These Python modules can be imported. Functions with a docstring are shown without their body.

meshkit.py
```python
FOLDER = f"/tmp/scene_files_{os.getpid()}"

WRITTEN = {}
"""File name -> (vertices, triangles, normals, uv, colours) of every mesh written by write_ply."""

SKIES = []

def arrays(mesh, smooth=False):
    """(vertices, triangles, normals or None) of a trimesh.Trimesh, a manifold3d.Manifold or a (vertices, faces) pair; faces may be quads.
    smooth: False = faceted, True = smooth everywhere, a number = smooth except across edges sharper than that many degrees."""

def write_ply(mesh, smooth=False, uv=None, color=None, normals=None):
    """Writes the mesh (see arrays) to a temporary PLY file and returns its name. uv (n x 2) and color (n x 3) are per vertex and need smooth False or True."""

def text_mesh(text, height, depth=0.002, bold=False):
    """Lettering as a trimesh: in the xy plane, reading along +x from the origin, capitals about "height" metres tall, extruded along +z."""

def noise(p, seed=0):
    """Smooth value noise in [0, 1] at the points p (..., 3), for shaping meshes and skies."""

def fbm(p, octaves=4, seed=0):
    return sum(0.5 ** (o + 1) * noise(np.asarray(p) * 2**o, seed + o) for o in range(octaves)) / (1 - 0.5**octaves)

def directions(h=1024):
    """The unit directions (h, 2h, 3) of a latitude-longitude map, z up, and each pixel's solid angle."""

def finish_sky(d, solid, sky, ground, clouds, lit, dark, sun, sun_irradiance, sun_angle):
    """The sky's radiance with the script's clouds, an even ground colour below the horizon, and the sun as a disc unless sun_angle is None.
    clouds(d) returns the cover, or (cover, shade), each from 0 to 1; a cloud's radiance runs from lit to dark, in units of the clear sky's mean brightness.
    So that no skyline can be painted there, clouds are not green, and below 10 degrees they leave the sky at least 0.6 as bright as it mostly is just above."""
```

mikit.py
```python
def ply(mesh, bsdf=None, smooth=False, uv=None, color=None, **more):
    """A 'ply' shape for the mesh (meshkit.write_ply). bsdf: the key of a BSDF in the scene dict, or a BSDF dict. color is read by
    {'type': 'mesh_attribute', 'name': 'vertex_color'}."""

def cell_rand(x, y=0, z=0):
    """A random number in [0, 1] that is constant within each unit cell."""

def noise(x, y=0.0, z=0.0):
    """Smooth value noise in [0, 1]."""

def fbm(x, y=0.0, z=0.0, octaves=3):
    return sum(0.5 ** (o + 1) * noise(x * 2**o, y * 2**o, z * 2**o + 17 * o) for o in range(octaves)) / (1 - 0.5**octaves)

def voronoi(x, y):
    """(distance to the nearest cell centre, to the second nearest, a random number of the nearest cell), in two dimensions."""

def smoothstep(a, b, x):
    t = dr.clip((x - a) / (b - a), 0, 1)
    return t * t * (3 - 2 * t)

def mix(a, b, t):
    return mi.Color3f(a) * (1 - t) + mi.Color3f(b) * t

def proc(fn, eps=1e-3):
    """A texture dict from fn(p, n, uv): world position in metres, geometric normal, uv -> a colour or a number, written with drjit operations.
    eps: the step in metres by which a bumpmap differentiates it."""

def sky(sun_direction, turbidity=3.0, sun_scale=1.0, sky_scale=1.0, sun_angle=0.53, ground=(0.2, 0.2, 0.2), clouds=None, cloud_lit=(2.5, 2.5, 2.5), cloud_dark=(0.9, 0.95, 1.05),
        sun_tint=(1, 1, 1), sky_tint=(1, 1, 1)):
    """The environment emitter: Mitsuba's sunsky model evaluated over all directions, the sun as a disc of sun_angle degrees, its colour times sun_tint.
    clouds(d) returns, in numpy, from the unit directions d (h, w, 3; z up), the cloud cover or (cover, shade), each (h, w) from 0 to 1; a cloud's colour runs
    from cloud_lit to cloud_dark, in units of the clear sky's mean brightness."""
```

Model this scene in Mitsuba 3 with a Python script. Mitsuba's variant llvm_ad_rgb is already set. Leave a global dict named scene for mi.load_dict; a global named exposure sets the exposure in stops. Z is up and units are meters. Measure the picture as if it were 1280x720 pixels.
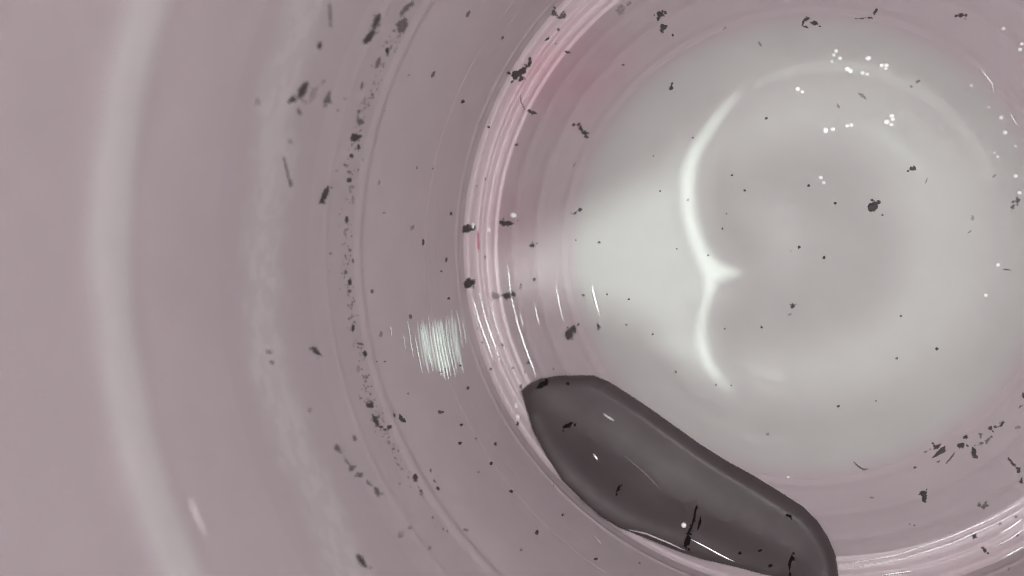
import math, random
import numpy as np, trimesh, mitsuba as mi, drjit as dr, mikit, meshkit
from scipy.spatial import Delaunay
from shapely.geometry import Polygon, Point
from shapely import prepared
T = mi.ScalarTransform4f
rng = np.random.default_rng(7)
scene, labels = {}, {}
S = 0.1                                   # 1 modelling unit = 10 cm

# ------------------------------------------------------------------ camera (a phone held over the open cup)
CAM = np.array([0.04045816, 0.04757886, 1.04802309])
F_PX, CX, CY = 1100.0, 640.0, 360.0       # focal length of the 1280 x 720 photograph
def _basis():
    a = np.array([.36, -.091, 1.]); a /= np.linalg.norm(a)
    u = np.cross([0, 1, 0], a); u /= np.linalg.norm(u)
    return np.stack([u, -np.cross(a, u), -a])
RC = _basis()                             # camera axes (right, down, forward) -> cup axes (x, y, z up)
fwd, up = RC @ np.array([0, 0, 1.]), RC @ np.array([0, -1., 0])
scene['camera'] = {'type': 'thinlens', 'fov': math.degrees(2 * math.atan(640 / F_PX)), 'fov_axis': 'x',
    'aperture_radius': 0.0085 * S, 'focus_distance': 0.98 * S, 'near_clip': 0.002, 'far_clip': 10.0,
    'to_world': T().look_at(origin=(CAM * S).tolist(), target=((CAM + fwd) * S).tolist(), up=up.tolist())}

# ------------------------------------------------------------------ light: soft room light from all round and one small LED beside the lens
exposure = 0.3
AMB = 0.80
scene['room_light'] = {'type': 'constant', 'radiance': {'type': 'rgb', 'value': [AMB * c for c in (1.0, .925, .965)]}}
LAMP_AZ, LAMP_D, LAMP_Z, LAMP_R, LAMP_POWER = math.radians(0), 0.19, 1.00, 0.030, 420.0
LAMP_TINT = (0.96, 1.0, 0.97)
LAMP = np.array([LAMP_D * math.cos(LAMP_AZ), LAMP_D * math.sin(LAMP_AZ), LAMP_Z])

# ------------------------------------------------------------------ materials
def rgb(*c): return {'type': 'rgb', 'value': list(c)}
def plain(name, col, rough=.5, spec=.5):
    scene[name] = {'type': 'twosided', 'bsdf': {'type': 'principled', 'base_color': rgb(*col), 'roughness': rough, 'specular': spec}}
SC = [.4, .027]
STAIN = [-.030, .022]
BAND = [.55, .02]
SHEEN = []
BASE = (0.538, 0.455, 0.481)
def cup_colour(p, n, uv):
    f = mikit.fbm(p.x * 260, p.y * 260, p.z * 260, 3)
    return mi.Color3f(*BASE) * (0.96 + 0.10 * f + .06 * mikit.fbm(p.x * 60, p.y * 60, p.z * 90, 3))
def floor_colour(p, n, uv):
    f = mikit.fbm(p.x * 200, p.y * 200, 3.0, 3)
    r = dr.sqrt(p.x * p.x + p.y * p.y)
    e2 = dr.square((p.x - STAIN[2]) / .005) + dr.square((p.y - STAIN[3]) / .010)
    d2 = dr.square((p.x - STAIN[0]) / .009) + dr.square((p.y - STAIN[1]) / .006)
    stain = (dr.exp(-d2) + .45 * dr.exp(-e2)) * mikit.smoothstep(.026, .029, r) * (.5 + .9 * mikit.fbm(p.x * 300, p.y * 300, 9., 3))
    return mikit.mix(mikit.mix(mi.Color3f(.585, .555, .55), mi.Color3f(.575, .475, .508), mikit.smoothstep(.0240, .0268, r)), mi.Color3f(.62, .27, .34), dr.clip(stain * (1 - mikit.smoothstep(.0375, .039, r)) * .50, 0, 1)) * (0.96 + 0.08 * f)
def scuff_colour(p, n, uv):
    az = dr.atan2(p.y, p.x)
    g = mikit.fbm(az * 30, p.z * 1500, 2.0, 4)
    zc = (p.z / S - SC[0]) / SC[1] + .9 * (mikit.noise(dr.cos(az) * 5 + 7, dr.sin(az) * 5 + 7, 1.) - .5) + .7 * (mikit.fbm(az * 22, p.z * 500, 4., 3) - .5)
    inb = 1 - mikit.smoothstep(.25, 1.35, dr.abs(zc))
    band = mikit.smoothstep(.47, .62, g + 0.10 * mikit.noise(az * 9, p.z * 300, 5.))
    return mikit.mix(mi.Color3f(*BASE), mi.Color3f(.665, .605, .615), inb * (.50 + band * .28))
def groove(p, n, uv):                     # fine turning marks run round the wall
    az = dr.atan2(p.y, p.x)
    z = p.z + 0.00005 * mikit.noise(az * 14, p.z * 400, 1.0)
    return 0.000022 * mikit.noise(z * 2600, 0.7, az * 2.0) + 0.000010 * mikit.noise(z * 7000, 3.1, az * 5.)
def fine(p, n, uv):
    return 0.000006 * mikit.fbm(p.x * 900, p.y * 900, p.z * 900, 2)
def plastic(name, tex, alpha, bump=None, ior=1.5):
    b = {'type': 'roughplastic', 'distribution': 'ggx', 'alpha': alpha, 'int_ior': ior, 'nonlinear': False, 'diffuse_reflectance': mikit.proc(tex)}
    if bump is not None:
        b = {'type': 'bumpmap', 'arbitrary': mikit.proc(bump, 2e-5), 'scale': 1.0, 'bsdf': b}
    scene[name] = {'type': 'twosided', 'bsdf': b}
plastic('cup_floor_plastic', floor_colour, .40)
plastic('cup_wall_plastic', cup_colour, .22)
plastic('cup_middle_plastic', cup_colour, .3)
plastic('cup_upper_plastic', cup_colour, .3)
plastic('cup_ridge_plastic', floor_colour, .12)
def band_colour(p, n, uv):                # the moulded ridge is coloured paler along its middle
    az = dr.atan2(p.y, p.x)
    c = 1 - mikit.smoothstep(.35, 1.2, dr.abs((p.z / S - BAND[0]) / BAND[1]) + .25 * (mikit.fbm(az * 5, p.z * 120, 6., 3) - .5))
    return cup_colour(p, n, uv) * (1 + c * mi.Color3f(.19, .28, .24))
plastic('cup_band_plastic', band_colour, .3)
plastic('cup_scuffed_plastic', scuff_colour, .30)
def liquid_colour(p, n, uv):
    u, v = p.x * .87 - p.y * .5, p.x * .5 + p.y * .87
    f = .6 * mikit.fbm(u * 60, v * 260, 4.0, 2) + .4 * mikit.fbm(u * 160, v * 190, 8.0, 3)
    murk = mi.Float(0)                    # reflections painted as paler bands along the puddle
    for line, wd, amount in SHEEN:
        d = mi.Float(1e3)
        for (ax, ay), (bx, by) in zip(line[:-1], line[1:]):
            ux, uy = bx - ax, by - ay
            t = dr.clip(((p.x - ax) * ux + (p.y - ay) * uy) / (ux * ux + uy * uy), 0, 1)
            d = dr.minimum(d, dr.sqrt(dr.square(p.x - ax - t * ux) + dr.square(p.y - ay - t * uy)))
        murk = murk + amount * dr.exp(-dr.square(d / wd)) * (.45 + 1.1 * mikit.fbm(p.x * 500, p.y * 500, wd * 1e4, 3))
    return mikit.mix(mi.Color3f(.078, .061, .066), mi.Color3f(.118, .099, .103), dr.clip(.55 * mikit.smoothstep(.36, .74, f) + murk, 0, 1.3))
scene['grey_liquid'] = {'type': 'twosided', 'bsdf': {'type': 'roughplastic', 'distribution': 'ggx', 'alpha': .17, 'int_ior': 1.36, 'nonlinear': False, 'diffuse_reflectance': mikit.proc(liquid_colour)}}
plain('soot', (.046, .037, .039), .7)
plain('grime_dirt', (.16, .125, .135), .6)
plain('wet_soot', (.012, .009, .010), .9, .1)
plain('grey_dirt', (.115, .095, .10), .6)
plain('faint_dirt_and_glint', (.24, .195, .21), .6)  # real dirt, and one glint painted on the puddle
plain('dull_glint', (.63, .71, .66), .25, .8)  # pale green colour of the painted wall highlight
plain('red_residue', (.42, .10, .15), .3)
plain('bubble_glint_white', (.93, .94, .93), .12, .8)  # white colour stands in for the glint of the bubbles
plain('scratch_and_glint', (.57, .51, .525), .5)  # real scratches, and highlights painted on the puddle
plain('table_top', (.42, .38, .37), .5)
plain('lamp_housing', (.05, .05, .05), .4)
scene['rough_glint'] = {'type': 'twosided', 'bsdf': {'type': 'roughconductor', 'alpha': .30, 'specular_reflectance': rgb(.86, .95, .90)}}  # for strokes that imitate the highlight on the wall
scene['shiny_glint'] = {'type': 'twosided', 'bsdf': {'type': 'roughconductor', 'alpha': .14, 'specular_reflectance': rgb(.95, .95, .95)}}  # for strands that imitate highlights on ridges and puddle

# ------------------------------------------------------------------ shape of the cup (inner profile: radius over height)
from scipy.interpolate import PchipInterpolator
WALL = np.array([(.390, .030), (.395, .06), (.410, .20), (.420, .30), (.438, .50), (.445, .57), (.455, .70), (.465, .86)])
wall_r = PchipInterpolator(WALL[:, 1], WALL[:, 0])
FLOOR = np.array([(0, 0), (.262, 0), (.300, .004), (.345, .008), (.360, .010), (.375, .016), (.385, .024), (.390, .030)])
floor_h = PchipInterpolator(FLOOR[:, 0], FLOOR[:, 1])
def inside(P):
    r, z = np.hypot(P[:, 0], P[:, 1]), P[:, 2]
    return np.where(z < .030, (z > floor_h(np.clip(r, 0, .39))) & (r < .39), r < wall_r(np.clip(z, .03, .86)))
def at(px, py):
    """the point of the cup's inner surface that the photograph shows at this pixel"""
    d = RC @ np.array([(px - CX) / F_PX, (py - CY) / F_PX, 1.0]); d /= np.linalg.norm(d)
    lo, hi = .2, 2.0
    t = np.linspace(lo, hi, 900); i = int(np.argmin(inside(CAM + t[:, None] * d))); lo, hi = t[i - 1], t[i]
    for _ in range(4):
        t = np.linspace(lo, hi, 21); i = max(1, int(np.argmin(inside(CAM + t[:, None] * d)))); lo, hi = t[i - 1], t[i]
    return CAM + (lo + hi) / 2 * d
def normal(P):
    r = math.hypot(P[0], P[1]); e = np.array([P[0], P[1], 0]) / max(r, 1e-9)
    if P[2] < .030 and r < .3895:
        s = float(floor_h(min(r, .389), 1)); n = np.array([0, 0, 1.]) - s * e
    else:
        s = float(wall_r(np.clip(P[2], .03, .86), 1)); n = -e + np.array([0, 0, s])
    return n / np.linalg.norm(n)

def tag(key, label, category=None, group=None, kind=None):
    labels[key] = {k: v for k, v in dict(label=label, category=category, group=group, kind=kind).items() if v}
def numbered(name):
    if name not in scene and not any(k.startswith(name + '__') for k in scene): return name
    i = 1
    while f'{name}_{i:03d}' in scene or any(k.startswith(f'{name}_{i:03d}__') for k in scene): i += 1
    return f'{name}_{i:03d}'
def put(key, mesh, bsdf, smooth=30, **more):
    v, f = (mesh if isinstance(mesh, tuple) else (mesh.vertices, mesh.faces))
    scene[key] = mikit.ply((np.asarray(v, float) * S, np.asarray(f)), bsdf, smooth=smooth, **more)
    return key
def lathe(prof, n=720, wobble=False):
    prof = np.asarray(prof, float); a = np.arange(n) * 2 * np.pi / n
    v = np.stack([prof[:, 0:1] * np.cos(a), prof[:, 0:1] * np.sin(a), np.repeat(prof[:, 1:2], n, 1)], -1).reshape(-1, 3)
    if wobble:                            # no moulded cup is a perfect lathe piece
        e = v[:, :2] / np.maximum(np.hypot(v[:, 0], v[:, 1]), 1e-6)[:, None]
        q = np.c_[e * 1.6 + 5, v[:, 2] * 9 + np.hypot(v[:, 0], v[:, 1]) * 12]
        v[:, :2] += e * (.0035 * (meshkit.fbm(q, 1, 4) - .5) * np.clip(np.hypot(v[:, 0], v[:, 1]) / .3, 0, 1))[:, None]
    i, j = np.meshgrid(np.arange(len(prof) - 1), np.arange(n), indexing='ij')
    q = np.stack([i * n + j, i * n + (j + 1) % n, (i + 1) * n + (j + 1) % n, (i + 1) * n + j], -1).reshape(-1, 4)
    return v, np.vstack([q[:, [0, 1, 2]], q[:, [0, 2, 3]]])

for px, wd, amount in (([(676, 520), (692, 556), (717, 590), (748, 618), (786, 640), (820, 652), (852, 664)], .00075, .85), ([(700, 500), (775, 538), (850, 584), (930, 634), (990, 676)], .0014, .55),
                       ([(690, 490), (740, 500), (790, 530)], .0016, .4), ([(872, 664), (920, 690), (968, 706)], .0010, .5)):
    SHEEN.append(([tuple(at(*q)[:2] * S) for q in px], wd, amount))
# ------------------------------------------------------------------ the cup
STAIN[:] = [*(at(690, 90)[:2] * S).tolist(), *(at(635, 260)[:2] * S).tolist()]
H_LINE = at(448, 300)[2]; H_SCUFF0, H_SCUFF1 = at(385, 300)[2], at(272, 300)[2]; SC[:] = [at(326, 300)[2], (at(300, 300)[2] - at(352, 300)[2]) / 2]; H_BAND0, H_BAND1 = at(166, 330)[2], at(104, 330)[2]; BAND[:] = [(H_BAND0 + H_BAND1) / 2, (H_BAND1 - H_BAND0) / 2]
def bump(x, c, w): return np.exp(-((x - c) / w) ** 2)
rr = np.linspace(.0005, .262, 90)
put('cup__floor', lathe(np.c_[rr, floor_h(rr)], wobble=True), 'cup_floor_plastic', True)
rr = np.linspace(.262, .352, 180)
ring = .0009 * bump(rr, .270, .005) + .0011 * bump(rr, .304, .006) + .0009 * bump(rr, .334, .005)
put('cup__base_ring', lathe(np.c_[rr, floor_h(rr) + ring], wobble=True), 'cup_floor_plastic', True)
rr = np.linspace(.352, .390, 150)
ring = sum(a * bump(rr, c, w) for c, a, w in ((.357, .0010, .0024), (.3715, .0018, .0032), (.3845, .0014, .0024)))
put('cup__corner_ridge', lathe(np.c_[rr, floor_h(rr) + ring], wobble=True), 'cup_ridge_plastic', True)
def wall_part(key, h0, h1, mat, n, extra=lambda h: 0 * h):
    h = np.linspace(h0, h1, n)
    put(key, lathe(np.c_[wall_r(h) - extra(h), h], wobble=True), mat, True)
g = np.random.default_rng(5); BR = [(h, g.uniform(.0001, .0004), g.uniform(.0005, .0009)) for h in np.sort(g.uniform(.050, .132, 4))]
wall_part('cup__brushed_band', .030, .140, 'cup_wall_plastic', 560, lambda h: sum(a * bump(h, c, w) for c, a, w in BR) + .001 * bump(h, .045, .003))
wall_part('cup__lower_wall', .140, H_LINE, 'cup_wall_plastic', 100, lambda h: .0018 * bump(h, H_LINE, .006) + 0 * h)
wall_part('cup__middle_wall', H_LINE, H_SCUFF0, 'cup_middle_plastic', 80, lambda h: .0018 * bump(h, H_LINE, .006) + .0005 * bump(h, H_LINE + .055, .004))
hc, hw = (H_SCUFF0 + H_SCUFF1) / 2, (H_SCUFF1 - H_SCUFF0) / 2
wall_part('cup__scuffed_band', H_SCUFF0, H_SCUFF1, 'cup_scuffed_plastic', 60, lambda h: 0 * np.clip(1 - ((h - hc) / hw) ** 2, 0, 1))
hc2, hw2 = (H_BAND0 + H_BAND1) / 2, (H_BAND1 - H_BAND0) / 2
B0, B1 = hc2 - 1.6 * hw2, hc2 + 1.6 * hw2
wall_part('cup__upper_wall', H_SCUFF1, B0, 'cup_upper_plastic', 60)
wall_part('cup__moulded_ridge', B0, B1, 'cup_band_plastic', 80, lambda h: .0026 * np.cos(np.pi / 2 * (h - hc2) / (1.6 * hw2)) ** 2)
wall_part('cup__upper_wall_001', B1, .86, 'cup_upper_plastic', 60)
a = np.linspace(0, np.pi, 14)
rim = np.c_[.465 + .012 - .012 * np.cos(a), .86 + .012 * np.sin(a)]
put('cup__rim', lathe(rim, wobble=True), 'cup_upper_plastic', True)
put('cup__outer_wall', lathe([(.489, .86), (.462, .40), (.425, .04), (.415, -.02), (.40, -.035), (.30, -.03), (.001, -.03)], 240), 'cup_upper_plastic', 30)
tag('cup', 'pinkish grey plastic cup seen from inside, with ringed round bottom and scuffed wall', 'cup')
tag('cup__scuffed_band', 'whitish scuffed band round the wall')
tag('cup__floor', 'pale flat round bottom')
put('table', trimesh.creation.box(extents=(4, 4, .2), transform=trimesh.transformations.translation_matrix((0, 0, -.137))), 'table_top')
tag('table', 'plain table top under the cup', kind='structure')

# ------------------------------------------------------------------ LED lamp beside the lens, outside the frame
t = np.arange(40) * 2 * np.pi / 40
v = np.vstack([np.c_[LAMP_R * np.cos(t), LAMP_R * np.sin(t), 0 * t], [[0, 0, 0]]]) + LAMP
put('lamp__diffuser', (v, np.array([[i, 40, (i + 1) % 40] for i in range(40)])), None, False, emitter={'type': 'area', 'radiance': {'type': 'rgb', 'value': [LAMP_POWER * c for c in LAMP_TINT]}})
hv, hf = lathe([(LAMP_R, 0), (LAMP_R + .003, 0), (LAMP_R + .004, .002), (LAMP_R + .004, .03), (.014, .04), (.014, .09), (.001, .09)], 40)
put('lamp__housing', (hv + LAMP, hf), 'lamp_housing')
tag('lamp', 'small round downlight in a grey housing over the cup beside the lens', 'lamp')

# ------------------------------------------------------------------ added shuttered spotlights out of view, standing in for light reflected by the wall
def added_spotlight(label, Q, zp, r, power, holes, tint=None):
    key = numbered('added_spotlight'); Q = np.array(Q, float); k = (Q[2] - zp) / Q[2]
    shrink = lambda px: [tuple((Q + (at(*p) * [1, 1, 0] - Q) * k)[:2]) for p in px]
    polys = [Polygon(shrink(h)).buffer(0) for h in holes]
    bb = np.array([p.bounds for p in polys]); lo_, hi_ = bb[:, :2].min(0), bb[:, 2:].max(0); c = (lo_ + hi_) / 2; wd = (hi_ - lo_).max() / 2 + .012
    plate = Polygon([(c[0] - wd, c[1] - wd), (c[0] + wd, c[1] - wd), (c[0] + wd, c[1] + wd), (c[0] - wd, c[1] + wd)])
    for p in polys: plate = plate.difference(p)
    m = trimesh.util.concatenate([trimesh.creation.extrude_polygon(g, .004, engine='earcut') for g in getattr(plate, 'geoms', [plate])]); m.vertices[:, 2] += zp
    put(key + '__shutter', m, 'lamp_housing', False)
    sq = np.array([(-1, -1), (1, -1), (1, 1), (-1, 1)])
    ringv = lambda cc, w, z: np.c_[cc + sq * w, np.full(4, z)]
    zt = Q[2] + .06                       # a tapered box, open only through its shutter
    v = np.vstack([ringv(c, wd - .001, zp + .004), ringv(Q[:2], .06, zt), ringv(c, wd + .005, zp), ringv(Q[:2], .066, zt + .006)])
    i = np.arange(4); j = (i + 1) % 4
    f = np.vstack([np.c_[i, j, j + 4], np.c_[i, j + 4, i + 4], np.c_[i + 8, j + 8, j + 12], np.c_[i + 8, j + 12, i + 12], np.c_[i, j, j + 8], np.c_[i, j + 8, i + 8], [[4, 5, 6], [4, 6, 7], [12, 13, 14], [12, 14, 15]]])
    put(key + '__body', (v, f), 'lamp_housing', False)
    t = np.arange(32) * 2 * np.pi / 32
    v = np.vstack([np.c_[r * np.cos(t), r * np.sin(t), 0 * t], [[0, 0, 0]]]) + Q
    put(key + '__bulb', (v, np.array([[i, 32, (i + 1) % 32] for i in range(32)])), None, False, emitter={'type': 'area', 'radiance': {'type': 'rgb', 'value': [power * c for c in (tint or SPOT_TINT)]}})
    tag(key, label, 'added_spotlight')
SPOT_TINT = (.83, 1.0, .90)
CURVE = [(934, 109), (913, 134), (894, 160), (878, 188), (869, 216), (867, 245), (871, 275), (881, 303), (896, 327), (930, 341), (900, 349), (889, 372), (882, 400), (882, 425), (888, 447), (903, 472), (926, 499),
         (900, 479), (882, 458), (873, 436), (872, 420), (874, 396), (880, 372), (882, 349), (873, 328), (862, 302), (855, 274), (852, 244), (853, 215), (861, 190), (877, 167), (893, 145), (911, 125)]
HALO = [(940, 100), (915, 134), (896, 162), (880, 190), (872, 218), (870, 245), (874, 275), (886, 303), (905, 325), (950, 340), (905, 352), (894, 374), (888, 400), (888, 425), (896, 450), (930, 500),
        (890, 485), (855, 455), (835, 425), (838, 390), (845, 355), (830, 320), (818, 280), (815, 240), (828, 200), (850, 168), (880, 135), (912, 108)]
EDGE = [(760, 364), (830, 396), (870, 425), (880, 462), (828, 432), (758, 388)]
WEDGE = [(880, 160), (848, 203), (800, 232), (740, 262), (690, 290), (640, 312), (618, 335), (624, 366), (660, 366), (720, 372), (780, 392), (840, 428), (905, 485), (884, 440), (880, 400), (886, 370), (915, 344), (886, 316), (868, 275), (866, 230), (880, 185)]
RING = [(890, 160), (940, 125), (1000, 108), (1070, 112), (1130, 140), (1180, 190), (1210, 250), (1215, 310), (1200, 370), (1160, 420), (1100, 462), (1030, 482), (960, 478), (905, 455),
        (925, 430), (980, 440), (1040, 428), (1090, 400), (1120, 360), (1130, 310), (1120, 250), (1085, 205), (1040, 180), (990, 178), (945, 195), (905, 215)]
POOL = [(1010 + 284 * math.cos(t), 322 + 284 * math.sin(t)) for t in np.linspace(0, 2 * math.pi, 40, endpoint=False)]
OUTER = [(940, 94), (1000, 82), (1060, 84), (1130, 110), (1190, 160), (1235, 230), (1250, 300), (1235, 370), (1195, 430), (1130, 475), (1060, 497), (985, 505), (920, 492),
         (920, 476), (985, 487), (1058, 478), (1118, 456), (1176, 417), (1213, 362), (1227, 300), (1213, 239), (1173, 175), (1119, 128), (1056, 104), (1000, 101), (946, 112)]
def slit(cx, cy, r, a0, a1, w):
    t = np.radians(np.linspace(a0, a1, 40)); return [(cx + r * math.cos(q), cy + r * math.sin(q)) for q in t] + [(cx + (r - w) * math.cos(q), cy + (r - w) * math.sin(q)) for q in t[::-1]]
SLITS = [slit(1040, 293, 212, -118, 128, 2.3), slit(1018, 296, 182, 20, 122, 2.9), slit(1030, 300, 150, -70, 60, 2.4), slit(1010, 310, 246, 60, 140, 2.2)]
INNER = [(915, 245), (960, 250), (1000, 275), (1010, 310), (985, 340), (945, 346), (965, 325), (968, 300), (950, 275)]
added_spotlight('added lamp over the cup, its thin curved slits throwing the bright curve', (.35, .10, 2.6), 1.5, .0052, 225000., [CURVE, *SLITS])
added_spotlight('added lamp over the cup, its broad curved opening throwing the soft glow', (.60, -.02, 2.6), 1.5, .013, 13000., [HALO, EDGE])
added_spotlight('added lamp over the cup, its wedge shaped opening throwing the bright wedge', (.10, .52, 2.6), 1.5, .024, 7000., [WEDGE])
added_spotlight('added lamp over the cup, its large round opening brightening the whole bottom', (-.30, -.10, 2.7), 1.6, .026, 1230., [POOL], (.95, .95, .93))
added_spotlight('added lamp over the cup, its ring shaped openings throwing the pale rings', (.10, -.45, 2.6), 1.5, .020, 3700., [RING, OUTER, INNER])

# ------------------------------------------------------------------ the puddle of grey liquid in the bottom corner
OUT = [(653, 487), (662, 479), (675, 473), (700, 469), (742, 469), (760, 476), (785, 492), (812, 510), (840, 530), (875, 555), (910, 577), (945, 596), (980, 618), (1005, 634), (1022, 651),
       (1036, 673), (1045, 695), (1048, 718), (1046, 730), (1025, 731), (985, 722), (950, 715), (920, 707), (880, 698), (850, 688), (825, 678), (800, 668), (775, 658), (752, 644), (730, 625), (705, 600), (685, 570), (668, 538), (659, 510)]
poly = Polygon([at(*q)[:2] for q in OUT]).buffer(.004).buffer(-.004)
def spaced(line, step):
    n = max(8, int(line.length / step)); return [line.interpolate(i / n, normalized=True).coords[0] for i in range(n)]
pts = []
for dd in (0, .0008, .002, .004, .0065, .0095, .013, .017, .022, .028, .034, .041, .048, .055, .062):
    g = poly.buffer(-dd)
    for part in getattr(g, 'geoms', [g]):
        if not part.is_empty: pts += spaced(part.exterior, .0012 if dd < .003 else .0025 if dd < .01 else .004)
pts = np.array(pts); tri = Delaunay(pts).simplices
pp = prepared.prep(poly.buffer(1e-6))
tri = np.array([t for t in tri if pp.contains(Point(pts[t].mean(0)))])
edge = np.array([poly.exterior.distance(Point(q)) for q in pts])
def surf(r): return np.where(r < .39, floor_h(np.clip(r, 0, .39)), .03)
base = surf(np.hypot(pts[:, 0], pts[:, 1]))
from shapely.geometry import LineString
inner = LineString([at(*q)[:2] for q in OUT[2:19]]); din = np.array([inner.distance(Point(q)) for q in pts])
w = np.where(din < .03, .013 + .007 * np.clip((din - edge) / .01, 0, 1), .020)
rad = np.hypot(pts[:, 0], pts[:, 1])
dome = .021 * (1 - (1 - np.clip(edge / w, 0, 1)) ** 2.2) ** (1 / 2.2) + .006 * np.clip(edge / .06, 0, 1) ** 2
dome = dome + .003 * np.clip(edge / .05, 0, 1) * (meshkit.fbm(np.c_[pts * 16, 0 * edge], 2, 3) - .5)
top = np.c_[pts, base + dome]
c2 = np.cross(top[tri[:, 1]] - top[tri[:, 0]], top[tri[:, 2]] - top[tri[:, 0]])[:, 2]
tri[c2 < 0] = tri[c2 < 0][:, ::-1]
bottom = np.c_[pts, base - .004]
n = len(pts)
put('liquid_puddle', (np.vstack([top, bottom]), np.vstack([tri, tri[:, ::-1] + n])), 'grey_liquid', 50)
tag('liquid_puddle', 'dark grey glossy puddle of liquid lying in the bottom corner of the cup', 'puddle')
def on_puddle(px, py):
    d = RC @ np.array([(px - CX) / F_PX, (py - CY) / F_PX, 1.0]); d /= np.linalg.norm(d)
    t = np.linspace(.8, 1.3, 1500); P = CAM + t[:, None] * d
    from scipy.interpolate import LinearNDInterpolator
    on_puddle.f = getattr(on_puddle, 'f', None) or LinearNDInterpolator(pts, top[:, 2], fill_value=-1)
    z = on_puddle.f(P[:, :2]); i = int(np.argmax(P[:, 2] < z)); return P[i] if i else None

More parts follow.
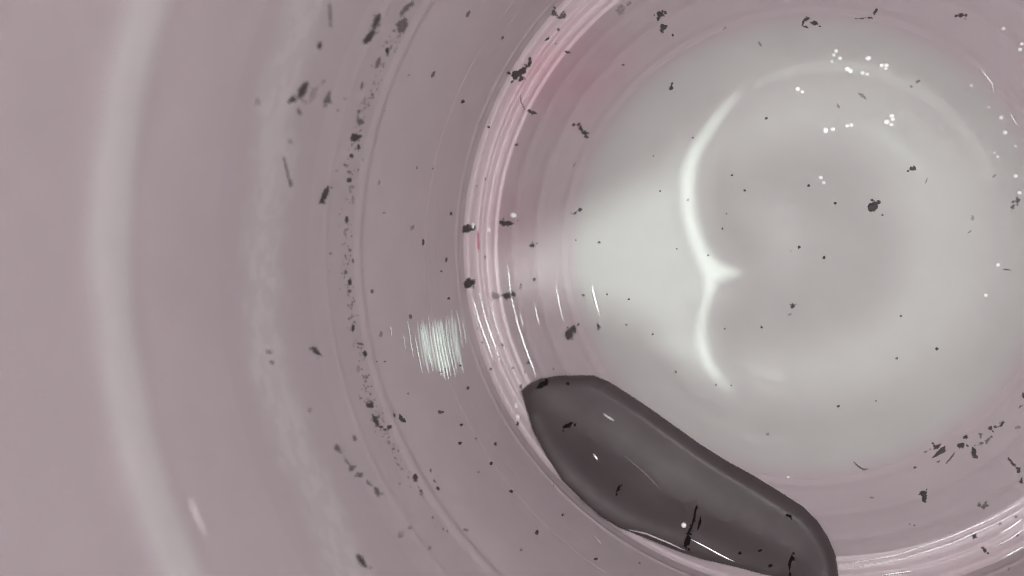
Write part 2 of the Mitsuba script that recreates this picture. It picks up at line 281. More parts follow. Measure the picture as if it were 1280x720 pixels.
# ------------------------------------------------------------------ dirt: flakes, specks, smears, hairs
def patch(px, py, L, W, ang, style, seed, where=at):
    """a small raised flake L x W (in photograph pixels) lying on the surface, its long side turned by ang degrees (clockwise from the right)"""
    g = np.random.default_rng(seed); c, s = math.cos(math.radians(ang)), math.sin(math.radians(ang))
    P = where(px, py)
    if P is None: P, where = at(px, py), at
    def q(x, y):
        r = where(x, y); return P if r is None else r
    e = max(2., L / 2)
    U = (q(px + c * e, py + s * e) - q(px - c * e, py - s * e)) / (2 * e)
    e = max(2., W / 2)
    V = (q(px - s * e, py + c * e) - q(px + s * e, py - c * e)) / (2 * e)
    N = np.cross(U, V); N /= np.linalg.norm(N)
    if N @ (CAM - P) < 0: N = -N
    if where is on_puddle: P = P + .0012 * N
    m = 26 if max(L, W) > 7 else 11
    th = np.arange(m) * 2 * np.pi / m
    rad = {'jag': lambda: np.interp(np.arange(m), np.arange(0, m + 1, 2), np.r_[(q9 := g.uniform(.68, 1.2, m // 2 + (m % 2))), q9[:1]][:len(np.arange(0, m + 1, 2))]) * g.uniform(.85, 1.12, m), 'streak': lambda: g.uniform(.62, 1.15, m), 'dot': lambda: g.uniform(.85, 1.1, m)}[style]()
    x, y = rad * np.cos(th), rad * np.sin(th)
    if style == 'streak': y = y * (1 - .55 * np.clip(x, -1, 1) ** 2) + .25 * (x ** 2 - .4) * g.choice([-1, 1])
    x, y = x * L / 2, y * W / 2
    hgt = min(.22 * min(W, L) * np.linalg.norm(V), .004)
    ring0 = P + x[:, None] * U + y[:, None] * V - .0006 * N
    ring1 = P + .80 * (x[:, None] * U + y[:, None] * V) + hgt * g.uniform(.5, 1.0, m)[:, None] * N
    mid = P + hgt * 1.05 * N
    v = np.vstack([ring0, ring1, [mid]]); i = np.arange(m); j = (i + 1) % m
    f = np.vstack([np.c_[i, j, m + j], np.c_[i, m + j, m + i], np.c_[m + i, m + j, 0 * i + 2 * m], ])
    f = np.vstack([f, np.c_[0 * i[1:-1], j[1:-1], i[1:-1]]])
    return v, f
def merge(ms):
    v, f, n = [], [], 0
    for a, b in ms:
        v.append(a); f.append(b + n); n += len(a)
    return np.vstack(v), np.vstack(f)
def strand(pxs, width, where=at, flat=False):
    P = np.array([q for q in (where(*p) for p in pxs) if q is not None])
    t = np.linspace(0, len(P) - 1, 5 * len(P)); P = np.c_[[np.interp(t, np.arange(len(P)), P[:, k]) for k in range(3)]].T
    tan = np.gradient(P, axis=0); tan /= np.linalg.norm(tan, axis=1)[:, None]
    N = np.array([normal(q) for q in P]) if where is at else np.tile([0, 0, 1.], (len(P), 1))
    B = np.cross(tan, N); B /= np.linalg.norm(B, axis=1)[:, None]; N = np.cross(B, tan)
    r = width * .0009 / 2 * (1 - .75 * np.abs(np.linspace(-1, 1, len(P))) ** 3); k = np.arange(6) * np.pi / 3
    v = (P[:, None] + r[:, None, None] * (.1 if flat else .5) * N[:, None] + r[:, None, None] * (np.cos(k)[None, :, None] * B[:, None] + (.3 if flat else 1) * np.sin(k)[None, :, None] * N[:, None])).reshape(-1, 3)
    i, j = np.meshgrid(np.arange(len(P) - 1), np.arange(6), indexing='ij')
    qd = np.stack([i * 6 + j, i * 6 + (j + 1) % 6, (i + 1) * 6 + (j + 1) % 6, (i + 1) * 6 + j], -1).reshape(-1, 4)
    return v, np.vstack([qd[:, [0, 1, 2]], qd[:, [0, 2, 3]]])
MATS = {'d': 'soot', 'g': 'grey_dirt', 'f': 'faint_dirt_and_glint', 'r': 'red_residue'}
seed = [100]
def nxt(): seed[0] += 1; return seed[0]
def flake(name, label, category, pieces, mat='d', where=at, group=None):
    """one thing made of one or several touching pieces (x, y, length, width, angle, style)"""
    key = numbered(name)
    more = []
    for p in pieces:                      # ragged rim: crumbs broken off the larger pieces
        x, y, L, W, ang = p[:5]; g = np.random.default_rng(seed[0] * 7 + int(x)); c, s_ = math.cos(math.radians(ang)), math.sin(math.radians(ang))
        for _ in range(0 if max(L, W) < 7 or name == 'red_residue' else 3):
            a, b = g.uniform(-.62, .62) * L, g.choice([-1, 1]) * g.uniform(.38, .62) * W; d = g.uniform(1.6, 4.2) * (1 if W > 4 else .6)
            more.append((x + c * a - s_ * b, y + s_ * a + c * b, d * g.uniform(1, 1.8), d, ang + g.uniform(-40, 40)))
    put(key, merge([patch(*p[:5], p[5] if len(p) > 5 else 'jag', nxt(), where) for p in pieces + more]), 'wet_soot' if where is on_puddle else MATS[mat], 25)
    tag(key, label, category, group); return key
ORD = ['topmost', 'second', 'third', 'fourth', 'fifth', 'sixth', 'seventh', 'eighth', 'ninth', 'tenth', 'eleventh', 'twelfth', 'thirteenth', 'fourteenth', 'fifteenth', 'sixteenth', 'seventeenth', 'eighteenth', 'nineteenth', 'twentieth']
def specks(name, category, what, place, group, rows, mat='d'):
    """small single specks; each told apart by its place down the picture among the specks of its own zone"""
    rows = sorted(rows, key=lambda r: r[1])
    for i, r in enumerate(rows):
        x, y, L, W = r[:4]; ang = r[4] if len(r) > 4 else 0; m = r[5] if len(r) > 5 else mat
        order = 'topmost' if i == 0 else 'lowest' if i == len(rows) - 1 else ORD[i] + ' from top'
        key = numbered(name)
        put(key, patch(x, y, L, W, ang, 'streak' if L > 2.2 * W else 'jag' if max(L, W) > 5 else 'dot', nxt()), MATS[m], 25)
        tag(key, f'{what}, {order} {place}', category, group)
# big flakes, each with its own look and place
flake('dirt_flake', 'long dark slanted flake high on the left wall, near the top edge', 'flake', [(470, 26, 22, 8, -65), (461, 45, 24, 9, -55)])
flake('dirt_flake', 'dark upright flake with a small side lobe on the scuffed left wall', 'flake', [(378, 113, 26, 9, -68), (366, 124, 10, 8, 0)])
flake('dirt_smear', 'blurred grey slanted smear just right of the dark upright flake', 'smear', [(391, 118, 24, 9, -65, 'streak')], 'f')
flake('dirt_smear', 'grey hook shaped smear, second one right of the dark upright flake', 'smear', [(408, 125, 12, 9, -30), (411, 117, 9, 4, -70)], 'g')
flake('dirt_flake', 'lone dark sloping flake left of the dirty line on the wall', 'flake', [(405, 243, 28, 8, -64, 'streak')])
flake('dirt_flake', 'dark slanted streak at the top of the dirty line', 'flake', [(507, 10, 28, 6, -45, 'streak')], 'g')
flake('dirt_smear', 'wide grey smear below the slanted streak at the top of the dirty line', 'smear', [(502, 32, 22, 11, -58)], 'g')
flake('dirt_flake', 'dark triangular flake on the upper part of the dirty line', 'flake', [(444, 172, 16, 10, -25)])
flake('dirt_flake', 'dark oval flake at the lower left, lowest large flake on the wall', 'flake', [(451, 701, 26, 8, 55, 'streak')])
flake('dirt_flake', 'slim dark flake below the scuffed band, sloping down to the right', 'flake', [(395, 439, 20, 7, 48, 'streak')])
flake('dirt_thread', 'broken dark thread running down the lower left wall, dark at its upper end', 'thread', [(422, 561, 13, 6, 52), (434, 578, 14, 3, 52, 'streak'), (440, 585, 9, 6, 60), (450, 595, 8, 5, 30), (461, 604, 12, 3, 45, 'streak'), (471, 613, 13, 5, 48, 'streak')], 'g')
flake('dirt_flake', 'dark slim flake sloping along the lower end of the dirty line', 'flake', [(469, 526, 21, 6, 62, 'streak')])
flake('dirt_flake', 'round dark flake just above the slim flake at the lower end of the dirty line', 'flake', [(462, 507, 10, 7, 20)])
flake('dirt_flake', 'dark curved crumb row beside the lower end of the dirty line', 'flake', [(481, 537, 5, 4, 0), (487, 534, 8, 5, -20), (493, 530, 6, 5, -40), (492, 520, 8, 4, 80)])
flake('dirt_flake', 'short dark upright flake at the right end of the curved crumb row', 'flake', [(501, 523, 12, 5, 68, 'streak')])
flake('dirt_flake', 'dark square crumb on the lower left wall below the crumb row', 'flake', [(519, 597, 10, 9, -40)])
flake('dirt_flake', 'dark flake at the left end of the red streak, in the ridged corner', 'flake', [(584, 287, 14, 10, 0), (590, 286, 9, 5, 10)])
flake('dirt_flake', 'dark blocky flake below the red streak, in the ridged corner', 'flake', [(586, 354, 13, 12, 0), (590, 353, 9, 8, 40)])
flake('dirt_flake', 'dark flake with a bright white glint on its upper right side', 'flake', [(635, 279, 20, 7, 4), (628, 278, 8, 7, 0)])
flake('dirt_flake', 'dark flake with a thin tail lying across the long bright highlight', 'flake', [(634, 369, 16, 9, -5), (641, 368, 11, 8, 10), (648, 361, 11, 2, -48, 'streak')])
flake('dirt_smear', 'square grey smear left of the dark flake with a thin tail', 'smear', [(620, 370, 13, 9, 0, 'dot')], 'f')
flake('dirt_flake', 'small two lobed dark flake on the ringed bottom right of the red streak', 'flake', [(666, 307, 9, 6, -20), (671, 304, 7, 5, -30)])
flake('dirt_flake', 'large horned dark flake above the upper end of the puddle', 'flake', [(711, 418, 13, 15, 0), (716, 411, 10, 9, -40), (722, 407, 9, 4, -62)])
flake('dirt_flake', 'thin upright dark flake right of the large horned flake', 'flake', [(748, 408, 12, 4, 80, 'streak')])
flake('dirt_flake', 'small wavy dark flake at the left edge of the pale bottom', 'flake', [(719, 266, 8, 3, -35, 'streak'), (725, 262, 7, 4, -5)])
flake('dirt_flake', 'large ragged dark flake at the upper left on the pale corner ridge', 'flake', [(645, 93, 15, 12, -20), (653, 89, 16, 9, -40), (662, 80, 12, 5, -62), (652, 99, 9, 4, -40)])
flake('dirt_flake', 'dark smudged flake at the top edge on the pale corner ridge', 'flake', [(704, 20, 11, 6, -40), (699, 22, 8, 4, 10), (693, 16, 9, 5, 65)], 'g')
flake('dirt_flake', 'small dark flake on the pink ring below the top edge', 'flake', [(709, 65, 11, 4, 16, 'streak')])
flake('dirt_flake', 'flat dark flake at the inner end of the thin curved hair', 'flake', [(666, 141, 14, 5, 10, 'streak')])
flake('dirt_smear', 'pale grey smudge at the top edge on the pink ring', 'smear', [(776, 12, 16, 9, -60), (786, 5, 9, 4, -60)], 'f')
flake('dirt_flake', 'big upright dark flake with pale holes at the top of the ringed bottom', 'flake', [(825, 18, 10, 8, 30), (823, 24, 5, 10, 10), (831, 24, 4, 14, -10), (829, 34, 11, 9, 15), (827, 27, 6, 4, 40)])
flake('dirt_flake', 'ragged dark crumb chain left of the pale bottom, above the small wavy flake', 'flake', [(717, 156, 6, 5, 0), (726, 160, 6, 9, -20), (731, 166, 9, 6, 50), (733, 171, 8, 4, 10)])
flake('dirt_flake', 'comma shaped dark speck at the upper left edge of the pale bottom', 'flake', [(839, 110, 6, 6, 0), (840, 105, 6, 3, -75)])
flake('dirt_flake', 'dark flake with a pale hole at the top edge of the pale bottom', 'flake', [(1018, 29, 13, 6, 8), (1009, 23, 8, 4, -15), (1004, 28, 4, 9, 15), (1008, 34, 6, 3, 20)])
flake('dirt_flake', 'dark comma shaped flake with a long thin tail at the top edge', 'flake', [(1094, 15, 13, 6, -52), (1087, 22, 9, 3, -10, 'streak'), (1076, 23, 16, 1.5, 2, 'streak')])
flake('dirt_flake', 'smudged dark flake near the top right corner', 'flake', [(1201, 19, 10, 7, -10), (1208, 18, 6, 10, 20), (1195, 20, 6, 5, 0)])
flake('dirt_flake', 'star shaped black flake right of centre on the pale bottom', 'flake', [(1092, 258, 14, 13, 0), (1099, 253, 6, 5, -30), (1088, 263, 6, 5, 40)])
flake('dirt_flake', 'small flat black flake above the star shaped flake', 'flake', [(1141, 211, 10, 5, 0)])
flake('dirt_flake', 'black crumb below the middle of the pale bottom', 'flake', [(991, 383, 7, 5, -10)])
flake('dirt_flake', 'dark slanted flake at the right edge, below the glinting bubbles', 'flake', [(1272, 251, 8, 6, -45), (1266, 258, 9, 4, -50)], 'g')
flake('dirt_flake', 'large dark doubled flake at the left end of the crumb trail', 'flake', [(1175, 565, 25, 8, -36), (1172, 558, 18, 5, -36, 'streak')])
flake('dirt_flake', 'dark crumb pair with a thin arm, just right of the doubled flake', 'flake', [(1201, 556, 10, 7, -15), (1207, 546, 9, 7, -10), (1196, 552, 14, 2.5, -42, 'streak'), (1209, 557, 6, 2.5, 40)])
flake('dirt_flake', 'dark pear shaped flake in the middle of the crumb trail', 'flake', [(1217, 564, 7, 13, 0), (1220, 570, 7, 4, 20)])
flake('dirt_flake', 'dark round dots joined in a row, topmost in the crumb trail', 'flake', [(1238, 535, 6, 6, 0, 'dot'), (1244, 533.5, 5, 4, 0, 'dot'), (1252, 530, 9, 4, -62), (1241, 539, 4, 2, 40)])
flake('dirt_smear', 'thin grey twig like crumb under the row of dots', 'smear', [(1226, 546, 3, 7, 0), (1227, 554, 7, 4, 0), (1235, 550, 10, 4, -45), (1239, 546, 5, 3, 30)], 'g')
flake('dirt_thread', 'thin dark thread with knots running down to the right edge', 'thread', [(1255, 564, 13, 3.5, 58, 'streak'), (1262, 575, 12, 2.5, 50, 'streak'), (1267, 581, 9, 4, 40), (1273, 589, 6, 7, 0), (1277, 598, 4, 9, 10)])
flake('dirt_flake', 'dark triangular flake below the crumb trail', 'flake', [(1154, 617, 13, 9, 0), (1155, 622, 8, 11, 10), (1158, 613, 4, 6, 0)])
flake('dirt_flake', 'small three cornered dark flake above the bright ridges at the lower right', 'flake', [(1224, 631, 6, 7, 0), (1229, 634, 6, 6, 0), (1232, 628, 4, 8, 10)], 'g')
flake('dirt_flake', 'dark crumb sitting on the innermost bright ridge at the lower right', 'flake', [(1218, 670, 7, 6, 30), (1214, 667, 3, 6, -20)])
flake('dirt_flake', 'dark curved flake on the outer bright ridges at the lower right', 'flake', [(1231, 688, 5, 9, -25), (1236, 693, 9, 5, 40), (1239, 700, 4, 7, 0)])
flake('dirt_flake', 'dark leaf shaped flake at the bottom right below the bright ridges', 'flake', [(1212, 706, 18, 7, -22, 'streak'), (1206, 709, 6, 6, 0)])
flake('dirt_flake', 'small dark oval flake between the ridges right of the puddle', 'flake', [(1164, 698, 8, 4, -8)])
flake('red_residue', 'short reddish smear on the bright ridges at the lower right', 'residue', [(1205, 687, 22, 4, -24, 'streak')], 'r')
flake('red_residue', 'thin upright red streak in the ridged corner left of the bottom', 'residue', [(598, 303, 36, 4, 86, 'streak')], 'r')
flake('dirt_flake', 'dark crumb under the white bead at the upper left end of the puddle', 'flake', [(647, 530, 5, 6, 0)])
flake('dirt_flake', 'small dark slanted flake across the bright highlight above the puddle', 'flake', [(661, 453, 9, 4, -30), (666, 449, 6, 2, -50)])
# what lies on the puddle
flake('dirt_flake', 'dark sloping flake on the upper part of the puddle', 'flake', [(709, 532, 17, 6, -28, 'streak')], where=on_puddle)
flake('dirt_flake', 'dark flake on the upper left edge of the puddle', 'flake', [(678, 482, 18, 6, -28, 'streak')], 'd', on_puddle)
flake('dirt_flake', 'short dark rod on the puddle above its lower edge', 'flake', [(773, 611, 14, 3.5, -62, 'streak')], where=on_puddle)
flake('dirt_hair', 'long dark forked hair standing up from the lower edge of the puddle', 'hair', [(868, 645, 34, 3.5, -78, 'streak'), (862, 664, 16, 4, -64, 'streak'), (874, 655, 20, 3, -76, 'streak'), (859, 676, 9, 16, 20)], where=on_puddle)
flake('dirt_flake', 'thin upright dark flake near the right end of the puddle', 'flake', [(988, 703, 25, 4.5, -80, 'streak')], where=on_puddle)
flake('dirt_smear', 'faint dark smudge near the right end of the puddle, above the thin upright flake', 'smear', [(986, 645, 9, 4, 20)], 'g', on_puddle)
for i, (x, y, L, W) in enumerate([(710, 480, 4, 4), (925, 691, 5, 4), (950, 688, 6, 3), (963, 707, 6, 4)]):
    flake('dirt_speck', ['tiny dark speck near the upper end of the puddle', 'tiny dark speck on the puddle, left one of three near its right end', 'tiny dark speck on the puddle, middle one of three near its right end', 'tiny dark speck on the puddle, right one of three near its right end'][i], 'speck', [(x, y, L, W, -20, 'dot')], 'd', on_puddle, 'tiny specks on the puddle')
# hairs and scratches, and strands painted as highlights on the puddle
def hair(label, pxs, width, mat='g', where=at, name='dirt_hair', cat='hair'):
    key = numbered(name); put(key, strand(pxs, width, where), MATS.get(mat, mat), 60); tag(key, label, cat)
hair('thin curved hair hanging between two flakes on the upper left ridges', [(655, 104), (650, 114), (651, 126), (656, 137), (662, 140)], 1.6)
hair('curved pale hair at the lower edge of the pale bottom', [(1067, 577), (1073, 583), (1080, 587), (1085, 586)], 2.2)
hair('straight thin hair slanting up from the doubled flake', [(1182, 580), (1188, 573), (1194, 565)], 2.0)
hair('faint forked hair line at the top of the left wall', [(411, 2), (412, 15), (413, 30)], 2.5)
hair('thin grey tail under the blurred speck beside the scuffed band', [(354, 196), (358, 213), (362, 231)], 2.4)
hair('short pale painted glint near the upper edge of the puddle', [(754, 517), (760, 521), (768, 526)], 3.4, 'scratch_and_glint', on_puddle, 'painted_wet_glint', 'highlight')
hair('faint thin painted glint along the middle of the puddle', [(781, 570), (805, 590), (826, 612)], 1.2, 'faint_dirt_and_glint', on_puddle, 'painted_wet_glint', 'highlight')
hair('thin pale painted highlight along the lower edge of the puddle', [(786, 662), (808, 667), (835, 678), (856, 688)], 2.2, 'scratch_and_glint', on_puddle, 'painted_wet_line', 'highlight')
hair('strand shaped as a long bright highlight along the lower edge of the puddle', [(862, 673), (880, 682), (900, 693), (918, 702)], 3.6, 'shiny_glint', on_puddle, 'shiny_glint_strand', 'painted_highlight')  # highlight on the liquid, built as a shiny strand
hair('strand shaped as a short bright highlight on the upper half of the puddle', [(741, 566), (745, 571), (748, 576)], 4.5, 'shiny_glint', on_puddle, 'shiny_glint_strand', 'painted_highlight')
hair('short bright scratch on the wall below the puddle', [(741, 667), (747, 675), (753, 683)], 2.2, 'scratch_and_glint', at, 'scratch', 'scratch')
hair('pale blurred scratch at the lower left, right of the broad smooth ridge', [(236, 622), (244, 644), (256, 668)], 4.0, 'scratch_and_glint', at, 'scratch', 'scratch')

def glint_stroke(px, width, mat='shiny_glint'): put(numbered('cup__glint_strand'), strand(px, width, at, mat == 'dull_glint'), mat, 60)  # strands laid on the cup in the shape of its highlights
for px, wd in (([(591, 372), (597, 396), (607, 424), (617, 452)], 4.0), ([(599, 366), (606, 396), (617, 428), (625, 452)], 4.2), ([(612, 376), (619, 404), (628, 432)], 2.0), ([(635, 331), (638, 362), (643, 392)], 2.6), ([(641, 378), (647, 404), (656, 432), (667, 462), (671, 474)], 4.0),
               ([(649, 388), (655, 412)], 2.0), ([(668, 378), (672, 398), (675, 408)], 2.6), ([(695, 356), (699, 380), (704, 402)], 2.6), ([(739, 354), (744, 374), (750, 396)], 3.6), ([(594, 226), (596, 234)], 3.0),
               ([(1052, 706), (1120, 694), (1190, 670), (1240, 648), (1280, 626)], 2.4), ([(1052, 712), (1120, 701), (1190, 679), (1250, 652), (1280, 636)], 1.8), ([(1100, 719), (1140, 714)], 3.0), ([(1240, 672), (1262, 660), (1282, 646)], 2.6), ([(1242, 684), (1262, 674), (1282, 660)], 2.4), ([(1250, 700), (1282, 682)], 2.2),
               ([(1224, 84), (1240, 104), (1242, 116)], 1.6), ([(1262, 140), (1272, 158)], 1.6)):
    glint_stroke(px, wd)
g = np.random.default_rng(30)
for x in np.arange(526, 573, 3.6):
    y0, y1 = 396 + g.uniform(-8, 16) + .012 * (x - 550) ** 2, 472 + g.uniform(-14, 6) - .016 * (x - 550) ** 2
    glint_stroke([(x + .17 * (y - 435) + .0012 * (y - 435) ** 2, y) for y in np.linspace(y0, y1, 6)], g.uniform(3.0, 6.5), 'dull_glint')  # pale strokes painting the soft highlight on the wall
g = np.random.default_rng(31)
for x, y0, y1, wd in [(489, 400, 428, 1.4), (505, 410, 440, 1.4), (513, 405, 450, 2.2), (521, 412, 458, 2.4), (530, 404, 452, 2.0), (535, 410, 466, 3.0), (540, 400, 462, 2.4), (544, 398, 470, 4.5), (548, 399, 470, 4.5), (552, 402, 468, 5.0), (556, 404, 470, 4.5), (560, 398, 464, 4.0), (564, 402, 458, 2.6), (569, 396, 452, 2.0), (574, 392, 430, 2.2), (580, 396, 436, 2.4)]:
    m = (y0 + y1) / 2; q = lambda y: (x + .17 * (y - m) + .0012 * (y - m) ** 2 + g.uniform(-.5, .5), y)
    glint_stroke([q(y) for y in np.linspace(y0 + g.uniform(-9, 9), y1 + g.uniform(-9, 9), 6)], wd * .8, 'rough_glint')

path = np.array([(515, 5), (492, 52), (467, 105), (450, 150), (441, 195), (436, 240), (433, 290), (433, 340), (440, 400), (450, 450), (462, 502), (476, 532), (502, 582), (532, 622), (562, 662)], float)
g = np.random.default_rng(17); ms = []
for k in range(330):
    t = g.uniform(0, len(path) - 1.001); i = int(t); p = path[i] * (1 - t + i) + path[i + 1] * (t - i); d = path[i + 1] - path[i]; ang = math.degrees(math.atan2(d[1], d[0])); d /= np.hypot(*d)
    o = g.normal() * (3.5 if g.random() < .7 else 8); z = g.uniform(1.0, 2.4)
    ms.append(patch(p[0] - d[1] * o, p[1] + d[0] * o, z * g.uniform(1, 2.2), z, ang + g.uniform(-25, 25), 'dot', 5000 + k))
put('grime', merge(ms), 'grime_dirt', 25); tag('grime', 'fine grey grime strung along the dirty line on the wall', 'grime', kind='stuff')

# small specks, zone by zone
specks('dirt_speck', 'speck', 'tiny round black speck', 'left of the bright curve', 'tiny specks left of the bright curve',
    [(749, 303, 4, 3), (720, 300, 2.5, 2.5, 0, 'g'), (825, 239, 3, 2.5), (846, 311, 2.5, 2.5, 0, 'g'), (817, 195, 2.5, 2.5), (729, 369, 4.5, 3.5), (759, 368, 3, 3), (786, 374, 3.5, 3), (783, 406, 3.5, 3, 0, 'g'), (816, 418, 3.5, 3), (845, 465, 3.5, 3), (779, 81, 5, 3, 0, 'g'), (841, 44, 3, 5), (668, 349, 5, 6, 20), (718, 206, 9, 2.5, -62, 'f')])
specks('dirt_speck', 'speck', 'tiny round black speck', 'inside the bright curve', 'tiny specks inside the bright curve',
    [(958, 148, 4, 4), (915, 219, 4, 3), (931, 238, 4, 3.5), (860, 250, 3, 3, 0, 'g'), (908, 267, 2.5, 2.5, 0, 'g'), (903, 286, 3.5, 3), (885, 319, 3.5, 3, 0, 'g'), (1011, 232, 4.5, 4), (1044, 254, 4.5, 4), (999, 309, 5, 4.5), (1030, 322, 5, 4.5, -30), (906, 411, 3, 2.5, 0, 'g'), (952, 409, 4, 3), (866, 172, 3, 3, 0, 'g')])
specks('dirt_speck', 'speck', 'tiny round black speck', 'on the pale bottom below the star shaped flake', 'tiny specks on the right of the bottom',
    [(1103, 269, 4, 3, 0, 'g'), (1126, 395, 4, 3.5, 0, 'g'), (1121, 448, 4, 3.5, 0, 'g'), (1171, 436, 5, 4), (1048, 508, 4.5, 3.5), (1095, 501, 3, 4, 0, 'f'), (914, 482, 2.5, 2.5, 0, 'g'), (895, 481, 2.5, 3, 0, 'g')])
specks('dirt_smear', 'smear', 'faint grey smear', 'on the pale bottom', 'faint smears on the pale bottom',
    [(950, 55, 10, 4, 60, 'f'), (906, 35, 12, 3, -55, 'f'), (1078, 120, 16, 5, 38, 'f'), (1048, 133, 9, 4, 60, 'f'), (1147, 102, 8, 5, -35, 'f'), (1139, 108, 6, 3, 20, 'f'), (1158, 226, 11, 3, -75, 'f'), (1243, 220, 9, 3, -35, 'f'), (1216, 272, 4, 8, 0, 'f'), (1212, 290, 8, 2.5, -40, 'f'), (1258, 337, 14, 3, 5, 'g'), (987, 393, 8, 3, -20, 'f'), (1090, 622, 8, 3, 5, 'f'), (960, 543, 6, 4, 0, 'f')])
specks('dirt_speck', 'speck', 'small dark crumb', 'round the crumb trail', 'small crumbs of the trail at the lower right',
    [(1166, 554, 4, 3), (1157, 565, 6, 3, -10, 'g'), (1144, 584, 6, 4), (1173, 577, 6, 3, -20, 'g'), (1216, 538, 8, 3, -42, 'g'), (1248, 567, 4, 4, 0, 'g'), (1276, 508, 8, 3, -40, 'g'), (1279, 494, 4, 9), (1273, 534, 9, 5, -15, 'f'), (1276, 602, 5, 6)])
specks('dirt_speck', 'speck', 'small dark crumb', 'by the bright ridges right of the puddle', 'small crumbs on the lower right ridges',
    [(1019, 606, 6, 4, -25, 'g'), (1143, 657, 3.5, 3.5), (1137, 655, 2.5, 2.5, 0, 'g'), (1233, 674, 5, 4, 0, 'g'), (1225, 681, 8, 5, -60, 'g'), (1250, 655, 4, 4, 0, 'g'), (1270, 646, 5, 4, -20, 'g'), (1272, 669, 4, 4), (1262, 711, 11, 4, -55, 'f')])
specks('dirt_speck', 'speck', 'small dark speck', 'on the ridged corner left of the bottom', 'specks on the ridged corner left of the bottom',
    [(606, 322, 3, 9, 0, 'g'), (607, 224, 2.5, 6, 20), (646, 181, 6, 4), (611, 159, 4, 4), (691, 131, 3, 2.5, 0, 'g'), (628, 431, 3, 6, -20), (603, 428, 3, 3), (597, 410, 2.5, 2.5), (614, 461, 5.5, 4, -15), (641, 460, 7, 3, -10, 'g'), (623, 479, 4, 3), (656, 465, 2.5, 5, 0, 'g'), (651, 483, 4, 7, 0, 'g'), (692, 461, 2, 5, 0, 'g'), (698, 37, 4, 5, 0, 'g'), (684, 49, 7, 3.5, -45), (694, 54, 4, 4, 0, 'g')])
specks('dirt_speck', 'speck', 'tiny dark speck', 'on the smooth wall above the brushed highlight', 'specks on the upper part of the smooth wall',
    [(585, 17, 11, 4, -60, 'g'), (541, 93, 11, 4, -60, 'g'), (578, 127, 6, 4, -55), (628, 47, 5, 3, -60, 'g'), (511, 94, 4, 3, 0, 'f'), (488, 102, 4, 3, 0, 'f'), (481, 138, 3, 2.5, 0, 'f'), (474, 228, 3, 9, 5, 'f'), (521, 210, 3, 6, 10, 'f'), (541, 211, 3, 3, 0, 'f'), (564, 267, 3, 5, 10), (529, 303, 3, 9), (558, 325, 2.5, 6, 10), (552, 339, 3, 3, 0, 'g'), (480, 266, 4, 3, 0, 'f'), (515, 285, 9, 4, -65, 'f')])
specks('dirt_speck', 'speck', 'tiny dark speck', 'round the brushed highlight', 'specks round the brushed highlight',
    [(549, 435, 2.5, 6), (551, 465, 3.5, 5), (576, 457, 3, 3), (585, 485, 3.5, 5), (551, 515, 9, 5, 10, 'g'), (577, 531, 4, 4), (513, 396, 4, 7, 0, 'g'), (561, 373, 3, 3), (510, 492, 3, 3, 0, 'f'), (575, 554, 5, 4), (595, 548, 3, 3, 0, 'f'), (619, 555, 4, 6), (614, 579, 4, 5), (598, 590, 3, 3, 0, 'f')])
specks('dirt_speck', 'speck', 'small dark speck', 'on the wall below the puddle', 'specks on the wall below the puddle',
    [(639, 614, 6, 4, 30), (691, 607, 6, 5, 30, 'g'), (722, 625, 4, 3.5), (703, 644, 4.5, 4), (671, 666, 5.5, 5), (771, 673, 7, 5, 0, 'g'), (745, 699, 7, 3.5), (799, 705, 6, 4, 0, 'f'), (651, 688, 4, 5, 0, 'f'), (597, 702, 13, 4, 40, 'g'), (621, 717, 5, 4)])
specks('dirt_speck', 'speck', 'small dark speck', 'along the dirty line, upper half', 'specks along the upper dirty line',
    [(484, 63, 5, 11, 0), (483, 53, 5, 5, 0, 'f'), (472, 78, 17, 6, -68, 'g'), (452, 107, 12, 4, -80, 'g'), (465, 118, 5, 4, -20, 'g'), (455, 126, 14, 4, -85, 'f'), (448, 140, 9, 4, -70, 'g'), (450, 152, 10, 8, -20, 'g'), (431, 123, 5, 3, 0, 'f'), (448, 184, 5, 8), (439, 195, 6, 6), (431, 206, 4.5, 4.5, 0, 'g'), (421, 213, 6, 2.5, 0, 'f'), (436, 225, 7, 8), (439, 233, 10, 4, 0, 'f'), (433, 275, 5, 11), (431, 290, 4, 9, 0, 'f'), (441, 250, 3, 12, 0, 'f')])
specks('dirt_speck', 'speck', 'small dark speck', 'along the dirty line, middle part', 'specks along the middle dirty line',
    [(437, 313, 4, 5, 0, 'g'), (413, 317, 3.5, 3.5, 0, 'g'), (432, 340, 4.5, 6, 0, 'g'), (437, 353, 6, 9), (411, 339, 3, 3, 0, 'f'), (441, 326, 2.5, 7, 0, 'g'), (453, 338, 3, 3, 0, 'f'), (440, 380, 2.5, 9, 0, 'g'), (441, 410, 4.5, 10), (437, 364, 6, 5, 0, 'g'), (437, 398, 6, 4, 0, 'f'), (450, 430, 13, 4, 10, 'g'), (456, 442, 5, 9), (465, 364, 4.5, 6, 0, 'g'), (476, 418, 5, 8, 0, 'f'), (468, 452, 9, 4, 0, 'g'), (447, 461, 5, 12, 0, 'f'), (481, 452, 3, 2.5, 0, 'g')])
specks('dirt_speck', 'speck', 'small dark speck', 'below the dirty line', 'specks below the dirty line',
    [(451, 498, 4, 3, 0, 'g'), (443, 548, 8, 5, 60, 'g'), (486, 553, 7, 4, 60, 'f'), (512, 569, 4, 6, 0, 'g'), (526, 614, 4.5, 5, 0, 'g'), (538, 588, 3, 5, 0, 'g'), (543, 602, 6, 3, 50, 'g'), (547, 611, 5, 6), (545, 635, 4, 4, 0, 'f'), (555, 642, 11, 4, -75, 'f'), (499, 605, 4, 3, 0, 'f'), (501, 668, 7, 8, 0, 'f'), (512, 660, 6, 6, 0, 'f'), (537, 685, 4, 6, 0, 'f'), (581, 663, 9, 5, 10, 'f')])
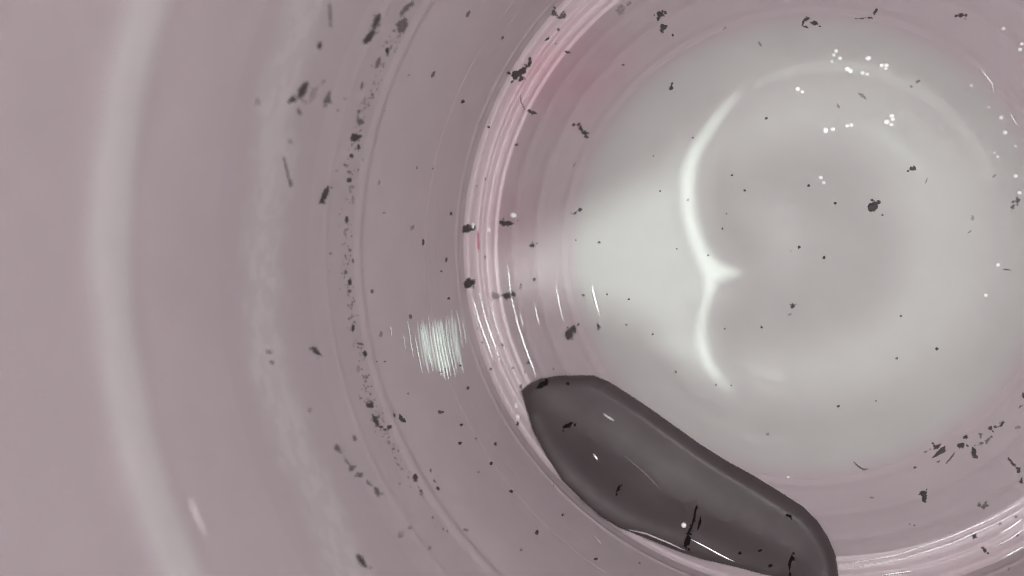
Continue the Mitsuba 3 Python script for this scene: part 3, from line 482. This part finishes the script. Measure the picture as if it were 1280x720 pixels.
specks('dirt_speck', 'speck', 'blurred dark speck', 'near the scuffed band', 'blurred specks near the scuffed band',
    [(399, 57, 14, 6, -78), (413, 31, 5, 5, 0, 'g'), (404, 102, 8, 4, -30, 'f'), (374, 140, 11, 5, 60, 'g'), (322, 127, 5, 10, 0, 'f'), (363, 177, 9, 4, 60, 'f'), (355, 198, 4, 4, 0, 'g'), (363, 229, 5, 11, 0, 'g'), (340, 453, 6, 5, 0, 'g'), (336, 440, 9, 5, 40, 'f'), (387, 513, 4, 8, 0, 'f'), (422, 138, 3.5, 3, 0, 'f')])

# ------------------------------------------------------------------ tiny bubbles and beads, their glint painted in as plain white
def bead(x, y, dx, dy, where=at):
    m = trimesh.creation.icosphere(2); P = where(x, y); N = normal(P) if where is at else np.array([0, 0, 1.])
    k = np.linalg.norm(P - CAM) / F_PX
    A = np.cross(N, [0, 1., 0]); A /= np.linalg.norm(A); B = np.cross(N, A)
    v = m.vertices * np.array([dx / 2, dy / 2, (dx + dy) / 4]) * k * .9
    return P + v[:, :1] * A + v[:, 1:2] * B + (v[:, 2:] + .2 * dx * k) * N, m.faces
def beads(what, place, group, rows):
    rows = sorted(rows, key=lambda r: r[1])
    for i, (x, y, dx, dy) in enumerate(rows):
        key = numbered('bubble'); put(key, bead(x, y, dx, dy), 'bubble_glint_white', True)
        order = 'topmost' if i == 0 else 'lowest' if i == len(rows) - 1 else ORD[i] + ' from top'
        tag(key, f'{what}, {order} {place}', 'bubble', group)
beads('tiny bubble with painted white glint', 'in the upper bubble cluster', 'bubbles of the upper cluster',
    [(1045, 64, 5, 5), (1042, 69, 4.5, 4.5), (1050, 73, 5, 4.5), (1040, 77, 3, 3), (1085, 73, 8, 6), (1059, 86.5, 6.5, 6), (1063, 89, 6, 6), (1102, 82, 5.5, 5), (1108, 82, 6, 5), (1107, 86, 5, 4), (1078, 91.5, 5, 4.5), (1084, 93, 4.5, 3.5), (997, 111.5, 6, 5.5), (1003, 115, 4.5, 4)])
beads('tiny bubble with painted white glint', 'in the lower bubble cluster', 'bubbles of the lower cluster',
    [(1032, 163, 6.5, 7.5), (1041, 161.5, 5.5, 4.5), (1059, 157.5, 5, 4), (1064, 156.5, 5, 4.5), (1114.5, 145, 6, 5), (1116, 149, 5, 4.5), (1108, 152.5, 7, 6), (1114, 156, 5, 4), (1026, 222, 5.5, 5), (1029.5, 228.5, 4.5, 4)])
beads('tiny bubble with painted white glint', 'along the right edge of the picture', 'bubbles along the right edge',
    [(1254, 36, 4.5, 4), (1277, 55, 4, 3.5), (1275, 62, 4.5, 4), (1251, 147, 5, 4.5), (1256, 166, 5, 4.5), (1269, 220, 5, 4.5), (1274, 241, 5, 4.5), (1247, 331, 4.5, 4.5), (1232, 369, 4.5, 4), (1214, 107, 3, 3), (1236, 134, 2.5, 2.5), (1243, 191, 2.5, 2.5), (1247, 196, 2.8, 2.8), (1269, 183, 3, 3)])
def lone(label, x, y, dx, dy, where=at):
    key = numbered('bubble'); put(key, bead(x, y, dx, dy, where), 'bubble_glint_white', True); tag(key, label, 'bubble')
lone('bubble with painted white glint beside the dark forked hair on the puddle', 855, 656, 7, 7, on_puddle)
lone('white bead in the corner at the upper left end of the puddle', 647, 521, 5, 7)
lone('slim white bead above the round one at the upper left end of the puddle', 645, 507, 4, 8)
lone('painted white glint on the upper right side of a dark corner flake', 642, 269, 9, 7)
lone('slim painted white glint at the red streak, beside the dark flake', 591, 282, 3, 9)
lone('slim painted white glint at the red streak, right arm of the V', 611, 287, 4, 7)
lone('tiny painted white glint at the lower edge of the pale bottom above the puddle end', 985, 596, 4.5, 3)
